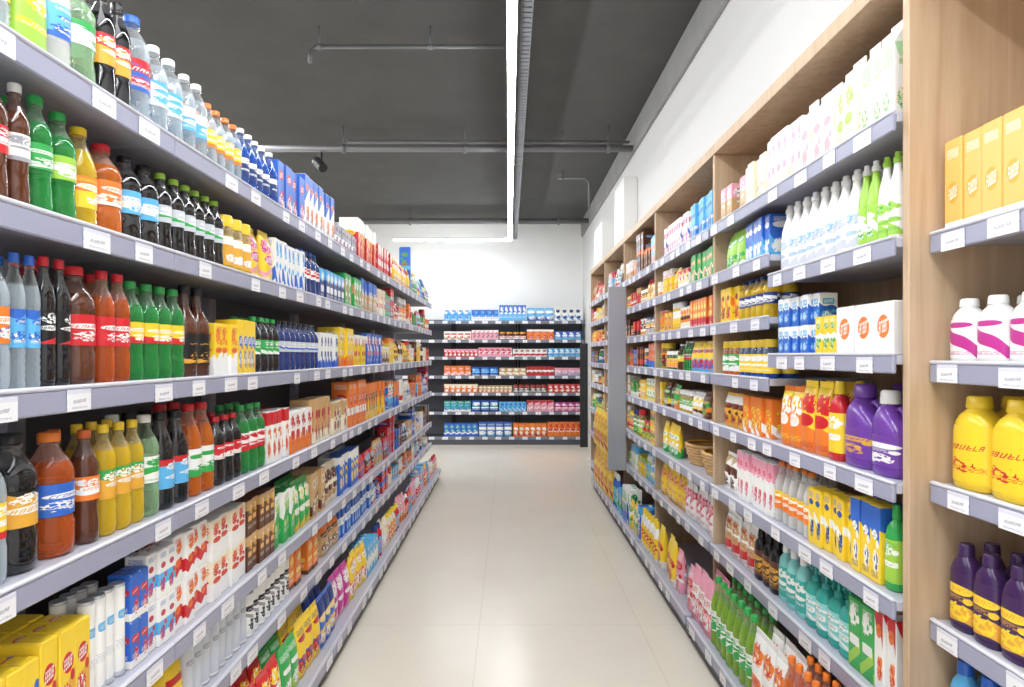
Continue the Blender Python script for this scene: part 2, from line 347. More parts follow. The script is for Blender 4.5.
def mk_jar(w, d, h, c, sty, n):
    R = w/2; q = lambda f, r: (f*h, r*R, r*R)
    body = loft([q(0,.88), q(.03,.98), q(.08,1), q(.68,1), q(.76,.92), q(.8,.84)], n, 1)
    lab = loft([(.12*h,R*1.01,R*1.01),(.62*h,R*1.01,R*1.01)], n, 2, caps=(0,0))
    lid = loft([(.8*h,R*.93,R*.93),(.97*h,R*.93,R*.93),(h,R*.86,R*.86)], n)
    return [('jar_body', body, liquid(c[0])), ('label_wrap', lab, pack(c[1],c[2],c[2],'white' if c[1]!='white' else c[0],sty)), ('lid', lid, plain(c[3],.3))]
def mk_can(w, d, h, c, sty, n):
    R = w/2; q = lambda f, r: (f*h, r*R, r*R)
    body = loft([q(.02,.97), q(.05,.98), q(.95,.98), q(.98,.97)], n, 2)
    r1 = loft([q(0,.9), q(0.001,1), q(.03,1), q(.035,.94)], n); r2 = loft([q(.965,.94), q(.97,1), q(.995,1), q(1,.92)], n)
    M = plain('silver',.35,.6)
    return [('can_body', body, pack(c[0],c[1],c[2],c[3],sty)), ('bottom_rim', r1, M), ('top_rim', r2, M)]
def mk_box(w, d, h, c, sty, n):
    g = box(-w/2, w/2, -d/2, d/2, 0, h-.0015, .002)
    fl = box(-w/2+.003, w/2-.003, -d/2+.0015, d*.1, h-.002, h, .0006)
    return [('box_body', g, pack(c[0],c[1],c[2],c[3],sty)), ('top_flap', fl, plain(c[0],.4))]
def mk_gable(w, d, h, c, sty, n):
    hb = h*.78; g = box(-w/2, w/2, -d/2, d/2, 0, hb, .002)
    x, y = w/2-.002, d/2-.002; b = len(g.v); t = h*.93
    g.v += [(-x,-y,hb-.001),(x,-y,hb-.001),(x,y,hb-.001),(-x,y,hb-.001),(-x,0,t),(x,0,t)]
    for ix in ((0,1,5,4),(2,3,4,5),(1,2,5),(3,0,4)): g.face(tuple(b+i for i in ix), tuple((.02,.98) for _ in ix), False)
    fin = box(-x, x, -.003, .003, t-.004, h, .001)
    return [('carton_body', g, pack(c[0],c[1],c[2],c[3],sty)), ('top_seal', fin, plain(c[0],.4))]
def mk_pouch(w, d, h, c, sty, n):
    X, Y = w/2, d/2; n = max(n, 16)
    q = lambda f, a, b, p=3: (f*h, a*X, b*Y, p)
    g = loft([q(0,.9,.75), q(.03,.97,.95), q(.2,1,1), q(.5,.97,.98), q(.75,.97,.72), q(.9,.98,.25,4), q(.915,.99,.07,6)], n, 2)
    sl = loft([q(.905,.99,.09,8), q(.93,1,.05,8), q(.95,.98,.08,8), q(.97,1,.05,8), q(1,.99,.06,8)], n, 2)
    return [('bag_body', g, pack(c[0],c[1],c[2],c[3],sty,.28)), ('top_seal', sl, plain(c[0],.3))]
def mk_basket(w, d, h, c, sty, n):
    X, Y = w/2*.93, d/2*.93; g = G()
    for k in range(7):
        f = k/6; a = .82+.18*f
        pts = [(math.sin(t*2*PI/24)*X*a*(1+.025*(-1)**(t+k)), -math.cos(t*2*PI/24)*Y*a*(1+.025*(-1)**(t+k)), h*.075+f*(h*.85)) for t in range(24)]
        tube(pts, h*.075, 6, g, True)
    loft([(.001,X*.8,Y*.8),(.006,X*.8,Y*.8)], 24, g=g)
    rim = tube([(math.sin(t*2*PI/24)*X*.97, -math.cos(t*2*PI/24)*Y*.97, h-.006) for t in range(24)], .008, 6, None, True)
    return [('woven_body', g, plain(c[0],.7)), ('rim', rim, plain(c[1],.6))]
# kind: (builder, object name, noun, category, default width, max width, depth ratio, bottle-like)
KIND = {'soda':(mk_soda,'soda_bottle','bottle','bottle',.06,.088,1,1), 'water':(mk_water,'water_bottle','ribbed bottle','bottle',.06,.084,1,1),
 'glass':(mk_glass,'glass_bottle','longneck bottle','bottle',.06,.08,1,1), 'sqz':(mk_sqz,'squeeze_bottle','squeeze bottle','bottle',.075,.115,.65,1),
 'squat':(mk_squat,'detergent_bottle','squat bottle','bottle',.09,.13,.65,1),
 'milk':(mk_milk,'tapered_bottle','tapered bottle','bottle',.07,.085,1,1), 'jug':(mk_jug,'detergent_jug','jug','jug',.1,.17,.7,1),
 'pump':(mk_pump,'pump_bottle','pump bottle','bottle',.07,.1,.8,1), 'jar':(mk_jar,'lidded_jar','jar','jar',.065,.1,1,1),
 'can':(mk_can,'drink_can','can','can',.05,.07,1,0), 'box':(mk_box,'carton_box','box','box',.066,.2,1.6,0),
 'slim':(mk_box,'slim_packet','slim box','box',.045,.075,1.9,0), 'gable':(mk_gable,'gable_carton','gable carton','carton',.065,.11,1,0),
 'pouch':(mk_pouch,'packet_bag','bag','bag',.085,.2,.65,0), 'basket':(mk_basket,'wicker_basket','woven basket','basket',.2,.34,1,0)}
ORD = ['nearest','second','third','fourth','fifth','sixth','seventh','eighth','ninth','tenth','eleventh','twelfth','thirteenth','fourteenth','fifteenth','sixteenth','seventeenth','eighteenth','nineteenth','twentieth','twenty-first','twenty-second','twenty-third','twenty-fourth','twenty-fifth']
PANELS = [1.565, 3.03, 4.25, 5.4, 6.5, 7.58]
LV = {}
for i, (z, nm, cl) in enumerate([(1.90,'top',.5),(1.61,'second',.245),(1.285,'third',.285),(.95,'fourth',.285),(.617,'fifth',.285),(.39,'sixth',.18)]):
    LV['L%d' % (i+1)] = ('L', z, .875, cl, 'left %s shelf' % nm, z < 1.2)
LV['L7'] = ('L', .11, .785, .235, 'left bottom shelf', True)
LV['RA'] = ('R', 1.95, .98, .33, 'right top shelf', False)
LV['RB'] = ('R', 1.64, .98, .265, 'right near second shelf', False)
LV['RC'] = ('R', 1.35, .98, .25, 'right near third shelf', False)
LV['RB2'] = ('R', 1.72, .98, .19, 'right far second shelf', False)
LV['RC2'] = ('R', 1.49, .98, .19, 'right far third shelf', False)
LV['RD2'] = ('R', 1.26, .98, .19, 'right far fourth shelf', False)
LV['RD'] = ('R', 1.03, .98, .265, 'right fourth-lowest shelf', True)
LV['RE'] = ('R', .74, .98, .245, 'right third-lowest shelf', True)
LV['RF'] = ('R', .46, .98, .235, 'right second-lowest shelf', True)
LV['RG'] = ('R', .11, .865, .305, 'right bottom shelf', True)
for i, (z, nm) in enumerate([(1.64,'first'),(1.33,'second'),(1.04,'third'),(.71,'fourth'),(.40,'fifth')]):
    LV['N%d' % (i+1)] = ('R', z, 1.04, .26, 'nearest bay %s shelf' % nm, z < 1.2)
BZ = [1.86,1.575,1.32,1.035,.78,.495,.12]
for i, nm in enumerate(['top','second','third','fourth','fifth','sixth','bottom']):
    LV['B%d' % (i+1)] = ('B', BZ[i], 9.63, .25, 'back wall %s shelf' % nm, False)
BC = [.4,.235,.205,.235,.205,.235,.325]
USED = set(); CNT = [0]
def yat(px, lv): return F*LV[lv][2]/abs(px-VPX)
def desc_of(kind, c):
    K = KIND[kind]
    if kind == 'basket': return '%s %s' % (c[0], K[2])
    if K[7]: return '%s %s with %s label, %s %s' % (c[0], K[2], c[1], c[3], 'pump' if kind == 'pump' else 'lid' if kind == 'jar' else 'cap')
    return '%s %s with %s and %s print' % (c[0], K[2], c[1], c[2])
def run(lv, s0, s1, kind, cols, h, n=None, rows=None, stack=1, sty=None, depth=None):
    side, z, xp, clear, phrase, low = LV[lv]
    if side == 'B': clear = BC[int(lv[1])-1]
    K = KIND[kind]; c = cols.split(); L = s1-s0
    if lv == 'RD' and s0 > 2.3: clear = .165
    n = n or max(1, round(L/(K[4]*1.04))); pitch = L/n
    w = min(pitch*.96, K[5]); d = depth or max(w*K[6], .05)
    d = min(d, .15 if kind != 'basket' else .3)
    h = min(h, (clear-.012)/stack)
    near = s0 < 3.2 and side != 'B'
    if rows is None:
        rows = 1
        if side != 'B' and s0 < 3.6 and (K[7] or (low and s0 < 2.8)) and kind not in ('basket', 'box', 'slim'): rows = 2
    name = K[1]
    if kind == 'box': name = 'tall_box' if h > 2*w else 'flat_box' if h < w*1.2 else 'carton_box'
    if kind == 'slim' and h < 3.6*w: name = 'small_box'
    de = desc_of(kind, c)
    if (de, lv) in USED: print('DUP', de, lv)
    USED.add((de, lv))
    if sty is None: sty = sum((i+1)*ord(ch) for i, ch in enumerate(de+lv))
    ps = K[0](w, d, h, c, sty, 22 if s0 < 2 else 14 if s0 < 3.2 else 10)
    if near: ms = [(nm, mesh(nm, [(g, mt)])) for nm, g, mt in ps]
    else: one = mesh(name, [(g, mt) for nm, g, mt in ps])
    grp = '%s, %s' % (de, phrase)
    for r in range(rows):
        for i in range(n):
            s = s0+pitch*(i+.5)
            jit = rnd.choice([0, 0, .003, .008, .014]) if not (K[7] and s0 < 2) else rnd.uniform(0, .004)
            if side == 'R' and lv[0] == 'R' and xp+r*(d+.008)+d+.02 > .965 and any(abs(s-p) < w/2+.016 for p in PANELS): continue
            if n > 3 and 0 < i < n-1 and s > 2 and rows == 1 and rnd.random() < .05: continue
            top = stack
            if stack > 1 and i > 1 and rnd.random() < .12: top = stack-1
            for k in range(top):
                dep = d/2+r*(d+.008)+(jit if rows == 1 else min(jit, .004))
                zz = z+.0008+k*(h+.0006)
                if side == 'L': loc = (-(xp+dep), s, zz); rz = PI/2
                elif side == 'R': loc = (xp+dep, s, zz); rz = -PI/2
                else: loc = (s, xp+dep, zz); rz = 0
                rz += rnd.uniform(-.4, .4) if K[6] == 1 and K[7] else rnd.uniform(-.03, .03) if kind == 'pouch' and w < .12 else rnd.uniform(-.01, .01)
                lab = de
                if n > 1:
                    if side == 'B': lab += ', '+('leftmost' if i == 0 else ORD[i]+' from left')
                    else: lab += ', '+(ORD[i]+(' nearest' if i else ''))
                if rows > 1 and r: lab += ', back row'
                if stack == 2: lab += ', '+('lower','upper')[k]
                if stack == 3: lab += ', '+('lowest','middle','topmost')[k]
                lab += ', '+phrase
                if near:
                    o = tag(link(name, None, None, loc, rz), lab, K[3], grp)
                    o.empty_display_size = .05
                    for nm, m in ms: link(nm, m, o)
                else: o = tag(link(name, one, None, loc, rz), lab, K[3], grp)
                CNT[0] += 1
def px(lv, x0, x1, *a, **k): run(lv, yat(x0, lv), yat(x1, lv), *a, **k)
def fill(lv, s0, s1, kinds, pal, hr=(.12, .21)):
    s = s0; pal = pal.split(); kinds = kinds.split()
    while s < s1-.06:
        e = min(s+rnd.uniform(.12, .27), s1)
        if s1-e < .1: e = s1
        for _ in range(80):
            kd = rnd.choice(kinds); c = rnd.sample(pal, 3); c.append(rnd.choice(['white', c[1], 'red', 'yellow', 'white', 'navy']))
            if KIND[kd][7] == 0 and c[3] == c[2]: c[3] = 'white' if c[2] != 'white' else 'black'
            if (desc_of(kd, c), lv) not in USED: break
        h = rnd.uniform(*hr)
        run(lv, s, e, kd, ' '.join(c), h, stack=2 if kd == 'box' and rnd.random() < .25 else 1)
        s = e+.004

# ------------------------------------------------------------------ room shell
CE = 3.43
struct('floor', box(-3.6, 1.6, -2.5, 10.1, -.1, 0, .001), tilemat())
struct('ceiling', box(-3.6, 1.6, -2.5, 10.1, CE, CE+.1, .001), mottled('4a4a49', '525250', 3))
WH = plain('f6f6f4', .7)
struct('wall_back', box(-3.6, 1.6, 10.02, 10.12, 0, CE, .001), WH)
struct('wall_left', box(-3.7, -3.6, -2.5, 10.1, 0, CE, .001), WH)
g = box(1.37, 1.5, -2.5, 7.62, 0, 2.36, .001); box(1.155, 1.5, -2.5, 7.62, 2.36, CE, .001, g); box(1.155, 1.5, 7.62, 10.02, 0, CE, .001, g)
struct('wall_right', g, plain('dcdcda', .7))
struct('trim_1', box(1.03, 1.154, 5.75, 6.25, 2.36, 2.95, .004), WH)
struct('trim_2', box(1.0, 1.154, 6.9, 7.5, 2.36, 2.8, .004), WH)
struct('trim_3', box(1.125, 1.154, -2.4, 10.0, 3.2, CE-.001, .003), mottled('8c8c8a', '9a9a98', 3))
struct('baseboard_back', box(-3.5, 1.15, 10.0, 10.019, 0, .08, .002), plain('grey', .5))

# ------------------------------------------------------------------ shelving
RAIL = plain('a0a2b8', .32); BOARD = plain('b9bac6', .4); DARK = plain('55565e', .5); LIP = plain('d2d3dd', .3)
BLACK = plain('232326', .45)
TM = []
def tagm():
    if not TM:
        for w in (.034, .042, .038): TM.append(mesh('price_tag', [(box(-w, w, -.0012, .0012, -.021, .021, .0004), pack('eeeef2','dcdce8','eeeef2','8c8c9c','tag'))]))
    return rnd.choice(TM)
def shelf(root, side, xe, xb, y0, y1, z, ntag, rail=RAIL, board=BOARD):
    s = -1 if side == 'L' else 1
    X = lambda a, b: (min(s*a, s*b), max(s*a, s*b))
    a, b = X(xe+.008, xb); o = part('shelf', box(a, b, y0, y1, z-.024, z, .002), board, root)
    a, b = X(xe-.003, xe+.008); part('price_rail', box(a, b, y0, y1, z-.046, z-.002, .003), rail, root, o)
    a, b = X(xe-.005, xe+.008); part('edge_lip', box(a, b, y0, y1, z-.002, z+.007, .003), LIP, root, o)
    L = (y1-y0)/ntag
    for k in range(ntag):
        if rnd.random() < .08: continue
        yy = y0+L*(k+.5)+rnd.uniform(-.45, .45)*(L-.09)
        t = link('price_tag', tagm(), o, (s*(xe-.0055)-root.location[0], yy-root.location[1], z-.0245+rnd.uniform(-.003,.002)), PI/2 if s < 0 else -PI/2)
LB = [.55+1.075*i for i in range(7)]
NTH = ['nearest','second','third','fourth','fifth','farthest']
for i in range(6):
    y0, y1 = LB[i]+.002, LB[i+1]-.002
    r = thing('gondola_shelving', '%s bay of grey metal shelving along the left of the aisle' % NTH[i], 'shelving', (-1.0, (y0+y1)/2, 0), 'left shelving bays')
    part('back_panel', box(-1.30, -1.285, y0, y1, .06, 1.97, .002), plain('6a6b74', .6), r)
    for yy in (y0, y1-.03): part('upright', box(-1.284, -1.25, yy, yy+.03, 0, 1.97, .002), BOARD, r)
    part('plinth', box(-1.245, -.765, y0, y1, 0, .084, .002), DARK, r)
    for j in range(6): shelf(r, 'L', .85, 1.245, y0, y1, LV['L%d' % (j+1)][1], 5)
    shelf(r, 'L', .745, 1.245, y0, y1, .11, 5)
def woodbay(y0, y1, label, shelves, last=False, xe=.95, base=.84):
    r = thing('wooden_shelving', label, 'shelving', (1.15, (y0+y1)/2, 0), 'right shelving bays')
    W = wood()
    part('side_panel', box(.97, 1.345, y0, y0+.026, 0, 2.295, .002), W, r)
    if last: part('side_panel', box(.97, 1.345, y1-.026, y1, 0, 2.295, .002), W, r)
    part('back_panel', box(1.346, 1.364, y0, y1, 0, 2.295, .001), W, r)
    part('top_board', box(.965, 1.364, y0, y1, 2.296, 2.345, .002), W, r)
    a = y0+.028; b = y1-.028 if last else y1-.002
    part('plinth', box(base+.02, 1.345, a, b, 0, .084, .002), DARK, r)
    for z, p, q, nt in shelves: shelf(r, 'R', base if z < .2 else xe, 1.34, max(p, a), min(q, b), z, nt)
    return r
full = [1.95, 1.72, 1.49, 1.26, 1.03, .74, .46, .11]
woodbay(.66, 1.55, 'pale wooden shelving bay nearest the camera on the right', [(z, 0, 9, 5) for z in (1.64,1.33,1.04,.71,.40,.11)], xe=1.02, base=1.0)
sh = [(z, 0, 9, 7) for z in (1.95,1.03,.74,.46,.11)] + [(z, 0, 2.345, 4) for z in (1.64,1.35)] + [(z, 2.35, 9, 3) for z in (1.72,1.49,1.26)]
woodbay(1.552, 3.017, 'pale wooden bay with white bottles and purple jugs, second on right', sh)
woodbay(3.019, 4.237, 'pale wooden bay third from the camera on the right', [(z,0,9,6) for z in full])
r = woodbay(4.239, 5.387, 'pale wooden bay with a tall grey steel panel, fourth on the right', [(z,0,9,5) for z in full])
g = box(.80, .943, 5.15, 5.168, .42, 1.9, .004); box(.80, .813, 5.169, 5.195, .42, 1.9, .003, g)
o = part('steel_panel', g, plain('a6a9af', .35), r); o['label'] = 'tall grey steel panel standing out from the shelf fronts'
woodbay(5.389, 6.487, 'pale wooden bay with yellow bags, fifth on the right', [(z,0,9,5) for z in full])
woodbay(6.489, 7.593, 'farthest pale wooden shelving bay on the right of the aisle', [(z,0,9,5) for z in full], True, base=.95)
for i in range(3):
    x0 = -1.86+i*1.0; x1 = x0+.996
    r = thing('back_shelving', 'black metal shelving bay against back wall, %s of three' % ['leftmost','middle','rightmost'][i], 'shelving', ((x0+x1)/2, 9.8, 0), 'back wall shelving bays')
    part('back_panel', box(x0, x1, 9.985, 9.998, .05, 1.9, .002), plain('5c5d66', .6), r)
    for xx in (x0, x1-.03): part('upright', box(xx, xx+.03, 9.95, 9.984, 0, 1.9, .002), BLACK, r)
    part('plinth', box(x0, x1, 9.62, 9.94, 0, .094, .002), DARK, r)
    for z in BZ:
        o = part('shelf', box(x0, x1, 9.612, 9.945, z-.024, z, .002), plain('4c4d54', .45), r)
        part('price_rail', box(x0, x1, 9.6, 9.612, z-.04, z+.006, .002), plain('7d818f', .4), r, o)
        for k in range(5): link('price_tag', tagm(), o, (x0+.1+k*.2-(x0+x1)/2, 9.598-9.8, z-.018), 0)
g = box(1.04, 1.153, 9.36, 9.39, 0, 1.52, .003)
o = link('end_panel', mesh('end_panel', [(g, BLACK)])); tag(o, 'black upright panel at the right end of the back wall shelving', 'panel')

# ------------------------------------------------------------------ ceiling fittings
r = thing('led_strip_light', 'long white tube light running along the ceiling with a left turn', 'light', (.015, 4.0, 3.0))
part('diffuser', box(-.006, .036, -1.5, 9.24, 2.995, 3.012, .003), emit('f8fcff', 48), r)
part('diffuser', box(-1.66, -.007, 9.2, 9.24, 2.995, 3.012, .003), emit('f8fcff', 48), r)
g = box(-.012, .042, -1.5, 9.246, 3.013, 3.04, .003); box(-1.66, -.013, 9.195, 9.246, 3.013, 3.04, .003, g)
part('housing', g, plain('e6e6e6', .4), r)
for yy in (1, 3.2, 5.4, 7.4, 9.1): part('suspension_rod', tube([(.015, yy, 3.04), (.015, yy, CE)], .004, 6), plain('grey', .4), r)
r = thing('cable_tray', 'perforated grey metal cable tray beside the tube light', 'cable tray', (.09, 4.0, 3.1))
TR = plain('626467', .55, .1)
part('side_rail', box(.062, .067, -1.5, 9.5, 3.085, 3.12, .001), TR, r); part('side_rail', box(.117, .122, -1.5, 9.5, 3.085, 3.12, .001), TR, r)
g = G()
for k in range(220): box(.067, .117, -1.4+k*.05, -1.362+k*.05, 3.086, 3.089, .0008, g)
part('rungs', g, TR, r)
for yy in (.5, 2.9, 5, 7.1, 9.2): part('hanger_rod', tube([(.092, yy, 3.09), (.092, yy, CE)], .004, 6), plain('grey', .4), r)
PIPE = plain('77787a', .45, .2)
def pipe(label, pts, rad, rods, name='ceiling_pipe'):
    r = thing(name, label, 'pipe', pts[0])
    part('pipe_run', tube(pts, rad, 10), PIPE, r)
    for x, y, z in rods:
        part('hanger_rod', tube([(x, y, z), (x, y, CE)], .006, 6), PIPE, r)
        part('clamp', tube([(x-.015, y, z), (x+.015, y, z)], rad*1.35, 10), PIPE, r)
pipe('thin conduit crossing the ceiling nearest the camera', [(-1.26,4.05,3.2),(-1.26,4.05,3.28),(-1.22,4.05,3.3),(-.03,4.05,3.3)], .013, [(-1.2,4.05,3.3),(-.5,4.05,3.3)])
pipe('thick grey pipe crossing the whole ceiling behind the thin conduit', [(-2.3,5.8,3.22),(1.12,5.8,3.22)], .03, [(-1.5,5.8,3.22),(-.4,5.8,3.22),(.9,5.8,3.22)])
pipe('short upper pipe just above the thick ceiling pipe', [(-1.5,5.95,3.33),(1.12,5.95,3.33)], .014, [(.5,5.95,3.33)])
pipe('thick far pipe crossing above the back wall', [(-2.1,9.05,3.24),(1.12,9.05,3.24)], .04, [(-1.4,9.05,3.24),(.7,9.05,3.24)])
pipe('small bent conduit dropping near the right wall', [(.55,7.2,3.34),(.85,7.2,3.34),(.9,7.2,3.3),(.9,7.2,3.0)], .013, [(.6,7.2,3.34)])
r = thing('spotlight', 'small black spotlight hanging from the thick ceiling pipe', 'spotlight', (-1.7, 5.8, 3.19))
part('bracket', tube([(-1.7,5.8,3.188),(-1.7,5.8,3.1)], .01, 8), BLACK, r)
part('lamp_head', tube([(-1.745,5.8,3.11),(-1.735,5.79,3.1),(-1.67,5.74,3.03),(-1.665,5.735,3.025)], .042, 12), BLACK, r)

# ------------------------------------------------------------------ products, left
px('L1',-10,22,'water','clear yellow blue white',.22)
px('L1',22,55,'sqz','white lime yellow white',.21)
px('L1',55,80,'water','white sky blue white',.23)
px('L1',80,106,'soda','mint white green green',.24)
px('L1',106,138,'soda','black gold red black',.26,2)
px('L1',138,160,'water','clear blue red blue',.27,1)
px('L1',160,190,'soda','clear white sky white',.24)
px('L1',190,212,'water','clear sky white white',.23)
px('L1',212,245,'soda','clear yellow orange orange',.2)
px('L1',245,280,'soda','blue navy white white',.21)
px('L1',280,305,'box','blue white red white',.2)
px('L1',305,335,'box','white blue orange navy',.23)
px('L1',335,358,'box','grey white navy red',.12)
px('L1',358,376,'box','red white yellow red',.25)
px('L1',376,392,'box','red cream white red',.2)
px('L1',392,410,'pouch','yellow red white red',.2)
fill('L1',yat(410,'L1'),6.98,'box pouch soda','blue green yellow sky white red',(.16,.24))
px('L2',-5,18,'soda','brown red white black',.25,1)
px('L2',18,39,'soda','brown white grey white',.24,1)
px('L2',39,62,'soda','green green white green',.235,1)
px('L2',62,85,'soda','green lime white green',.225,1)
px('L2',85,107,'soda','yellow yellow orange yellow',.22,1)
px('L2',107,131,'soda','orange orange white red',.21,1)
px('L2',131,166,'soda','black sky white black',.21,2)
px('L2',166,228,'soda','black silver green lime',.21)
px('L2',228,255,'jar','yellow gold white yellow',.18)
px('L2',255,275,'pouch','yellow pink magenta white',.19)
px('L2',275,305,'slim','white blue sky blue',.18)
px('L2',305,322,'soda','navy white red blue',.2)
px('L2',322,345,'box','navy sky white white',.15)
px('L2',345,362,'box','green tan white white',.18)
px('L2',362,378,'box','tan blue white navy',.2)
fill('L2',yat(378,'L2'),6.98,'box slim pouch jar gable','white red sky orange cream green')
px('L3',-8,20,'soda','clear orange blue orange',.25,1)
px('L3',20,50,'water','clear sky blue blue',.25,2)
px('L3',50,80,'soda','black black red red',.255,2)
px('L3',80,106,'soda','brown red white red',.25,1,sty='script')
px('L3',106,136,'soda','amber red white red',.25,2,sty='script')
px('L3',136,190,'soda','green yellow red green',.24,4)
px('L3',190,215,'glass','brown black gold black',.26,2)
px('L3',215,238,'slim','yellow white orange red',.16)
px('L3',238,258,'slim','yellow gold blue white',.18)
px('L3',258,283,'soda','black green white green',.2)
px('L3',283,321,'soda','navy silver blue black',.2)
px('L3',321,340,'slim','white blue navy blue',.17)
px('L3',340,354,'box','yellow orange white red',.21)
px('L3',354,367,'slim','yellow white red red',.18)
px('L3',367,382,'box','blue white red white',.2)
fill('L3',yat(382,'L3'),6.98,'box soda jar slim pouch','red white yellow brown orange cream')
px('L4',-8,16,'soda','clear yellow red white',.24,1)
px('L4',16,52,'soda','black gold black black',.255,1)
px('L4',52,90,'soda','amber blue red orange',.245,1,sty='script',rows=1)
px('L4',90,108,'soda','brown orange white amber',.24,1)
px('L4',108,150,'soda','yellow gold green yellow',.245,3)
px('L4',150,166,'soda','mint white green white',.25,1)
px('L4',166,195,'soda','black sky red black',.25,2)
px('L4',195,220,'soda','orange white green red',.26,2)
px('L4',220,246,'soda','black red white red',.21)
px('L4',246,268,'soda','green white red green',.23)
px('L4',268,290,'slim','white red orange red',.19)
px('L4',290,312,'box','white orange red red',.17)
px('L4',312,330,'slim','tan cream red brown',.2)
px('L4',330,350,'box','cream tan brown red',.16)
px('L4',350,366,'box','orange white red white',.25)
px('L4',366,385,'box','orange yellow brown white',.22)
fill('L4',yat(385,'L4'),6.98,'box pouch slim can','blue white cream red orange sky')
px('L5',-10,42,'slim','yellow blue red white',.17,rows=2)
px('L5',42,92,'slim','yellow gold red white',.19,rows=2)
px('L5',92,132,'can','white silver sky silver',.21,4,rows=2,sty='plainish')
px('L5',132,150,'slim','blue white red white',.11,stack=2,depth=.055)
px('L5',150,176,'slim','white sky red blue',.12,stack=2,depth=.055)
px('L5',176,212,'slim','white red orange red',.125,stack=2)
px('L5',212,248,'box','white cream red orange',.12,stack=2)
px('L5',248,275,'slim','brown tan gold cream',.12,stack=2)
px('L5',275,295,'slim','green white lime white',.2)
px('L5',295,312,'pouch','green yellow white yellow',.21)
px('L5',312,326,'box','tan brown cream brown',.2)
px('L5',326,340,'pouch','cream tan brown brown',.2)
px('L5',340,360,'box','blue white yellow white',.2)
fill('L5',yat(360,'L5'),6.98,'box pouch slim pouch','cream brown white red sky tan blue')
px('L6',110,188,'pouch','yellow gold red red',.165)
px('L6',188,250,'can','silver white grey silver',.165,sty='plainish')
px('L6',250,292,'can','white grey black silver',.15)
px('L6',292,318,'box','orange brown yellow white',.15)
px('L6',318,340,'pouch','tan orange brown white',.16)
px('L6',340,372,'slim','blue white sky white',.15)
fill('L6',yat(372,'L6'),6.98,'box pouch slim jar pouch','blue white red orange sky cream',(.1,.165))
px('L7',225,285,'pouch','red white yellow white',.2)
px('L7',285,302,'pouch','green lime white white',.2)
px('L7',302,322,'pouch','yellow blue red navy',.215)
px('L7',322,337,'pouch','blue navy yellow white',.215)
px('L7',337,353,'pouch','magenta pink white white',.215)
px('L7',353,368,'pouch','yellow orange white red',.215)
fill('L7',yat(368,'L7'),6.98,'pouch box pouch sqz','white pink red cream sky orange',(.14,.21))

# ------------------------------------------------------------------ products, right
px('RA',893,855,'gable','white mint cream green',.26)
px('RA',855,830,'gable','cream white lime tan',.25)
px('RA',830,800,'gable','white cream pink tan',.235)
px('RA',800,765,'slim','white cream pink pink',.21)
px('RA',765,742,'box','cream tan white brown',.18,sty='plainish')
px('RA',742,716,'box','tan pink white brown',.16)
px('RA',712,690,'slim','sky white blue navy',.2)
px('RA',690,664,'slim','white blue red blue',.19)
fill('RA',4.28,7.54,'box pouch slim','brown orange red white tan sky',(.15,.22))
px('RB',893,872,'milk','white lime green lime',.235,2)
px('RB',872,853,'milk','lime white green white',.24,2)
px('RB',853,778,'milk','white silver sky white',.245,8)
px('RC',893,836,'box','white white orange white',.14,3,sty='dot')
px('RC',836,815,'slim','yellow white green white',.12)
px('RC',815,778,'slim','blue white sky white',.1,stack=2,depth=.06)
px('RB2',766,742,'slim','blue sky white white',.17)
px('RB2',742,716,'pouch','lime white green white',.17)
px('RB2',712,688,'box','green white orange white',.16)
fill('RB2',yat(688,'RB2'),7.54,'box jar pouch slim','orange red white tan yellow',(.1,.17))
px('RC2',766,736,'soda','yellow navy white navy',.17)
px('RC2',736,716,'box','yellow orange brown red',.16)
px('RC2',712,690,'slim','orange red yellow white',.15)
fill('RC2',yat(690,'RC2'),7.54,'box soda pouch can','orange yellow red brown white gold',(.1,.17))
px('RD2',766,736,'jar','blue yellow white yellow',.15)
px('RD2',736,716,'jar','orange green white yellow',.15)
px('RD2',712,690,'pouch','yellow sky red blue',.16)
fill('RD2',yat(690,'RD2'),7.54,'jar box soda slim','yellow orange brown blue green red',(.1,.17))
px('RD',893,866,'jug','purple purple white white',.225,1,sty='lower')
px('RD',866,838,'jug','purple magenta gold purple',.235,1,sty='script')
px('RD',838,824,'sqz','red yellow white yellow',.24,1)
px('RD',824,798,'pouch','yellow orange red red',.235)
px('RD',798,778,'pouch','orange yellow white yellow',.21)
px('RD',768,742,'box','orange white yellow red',.15)
px('RD',742,716,'pouch','gold white brown red',.15)
fill('RD',3.06,7.54,'box pouch jar slim pouch','yellow orange brown white gold green',(.09,.15))
px('RE',893,880,'sqz','green lime white green',.22,1)
px('RE',880,850,'slim','yellow blue white navy',.205)
px('RE',850,808,'slim','yellow white navy blue',.18)
px('RE',808,772,'soda','white orange yellow orange',.22)
px('RE',772,735,'slim','white pink red pink',.2)
px('RE',735,716,'pouch','white tan brown brown',.17)
px('RE',712,676,'basket','tan gold tan tan',.115,2)
px('RE',676,662,'pouch','yellow green white green',.19)
fill('RE',4.28,7.54,'pouch box jar pouch','green lime yellow white red')
px('RF',893,874,'slim','white red orange red',.21)
px('RF',874,848,'box','green lime white white',.2)
px('RF',848,802,'pump','teal aqua white teal',.215)
px('RF',802,775,'sqz','aqua teal white white',.21)
px('RF',775,752,'sqz','black brown gold black',.2)
px('RF',752,716,'pouch','white red tan red',.19)
px('RF',712,684,'pouch','white red pink red',.19)
px('RF',684,660,'pouch','yellow gold orange white',.2)
fill('RF',4.28,7.54,'pouch box slim pouch','blue green sky yellow white lime')
px('RG',850,780,'soda','orange red white orange',.29,8)
px('RG',780,748,'pouch','white pink orange red',.26)
px('RG',748,708,'soda','lime white green green',.285)
px('RG',708,690,'pouch','pink red white red',.25)
px('RG',690,672,'pouch','pink white red white',.22)
px('RG',672,655,'pouch','yellow white red gold',.24)
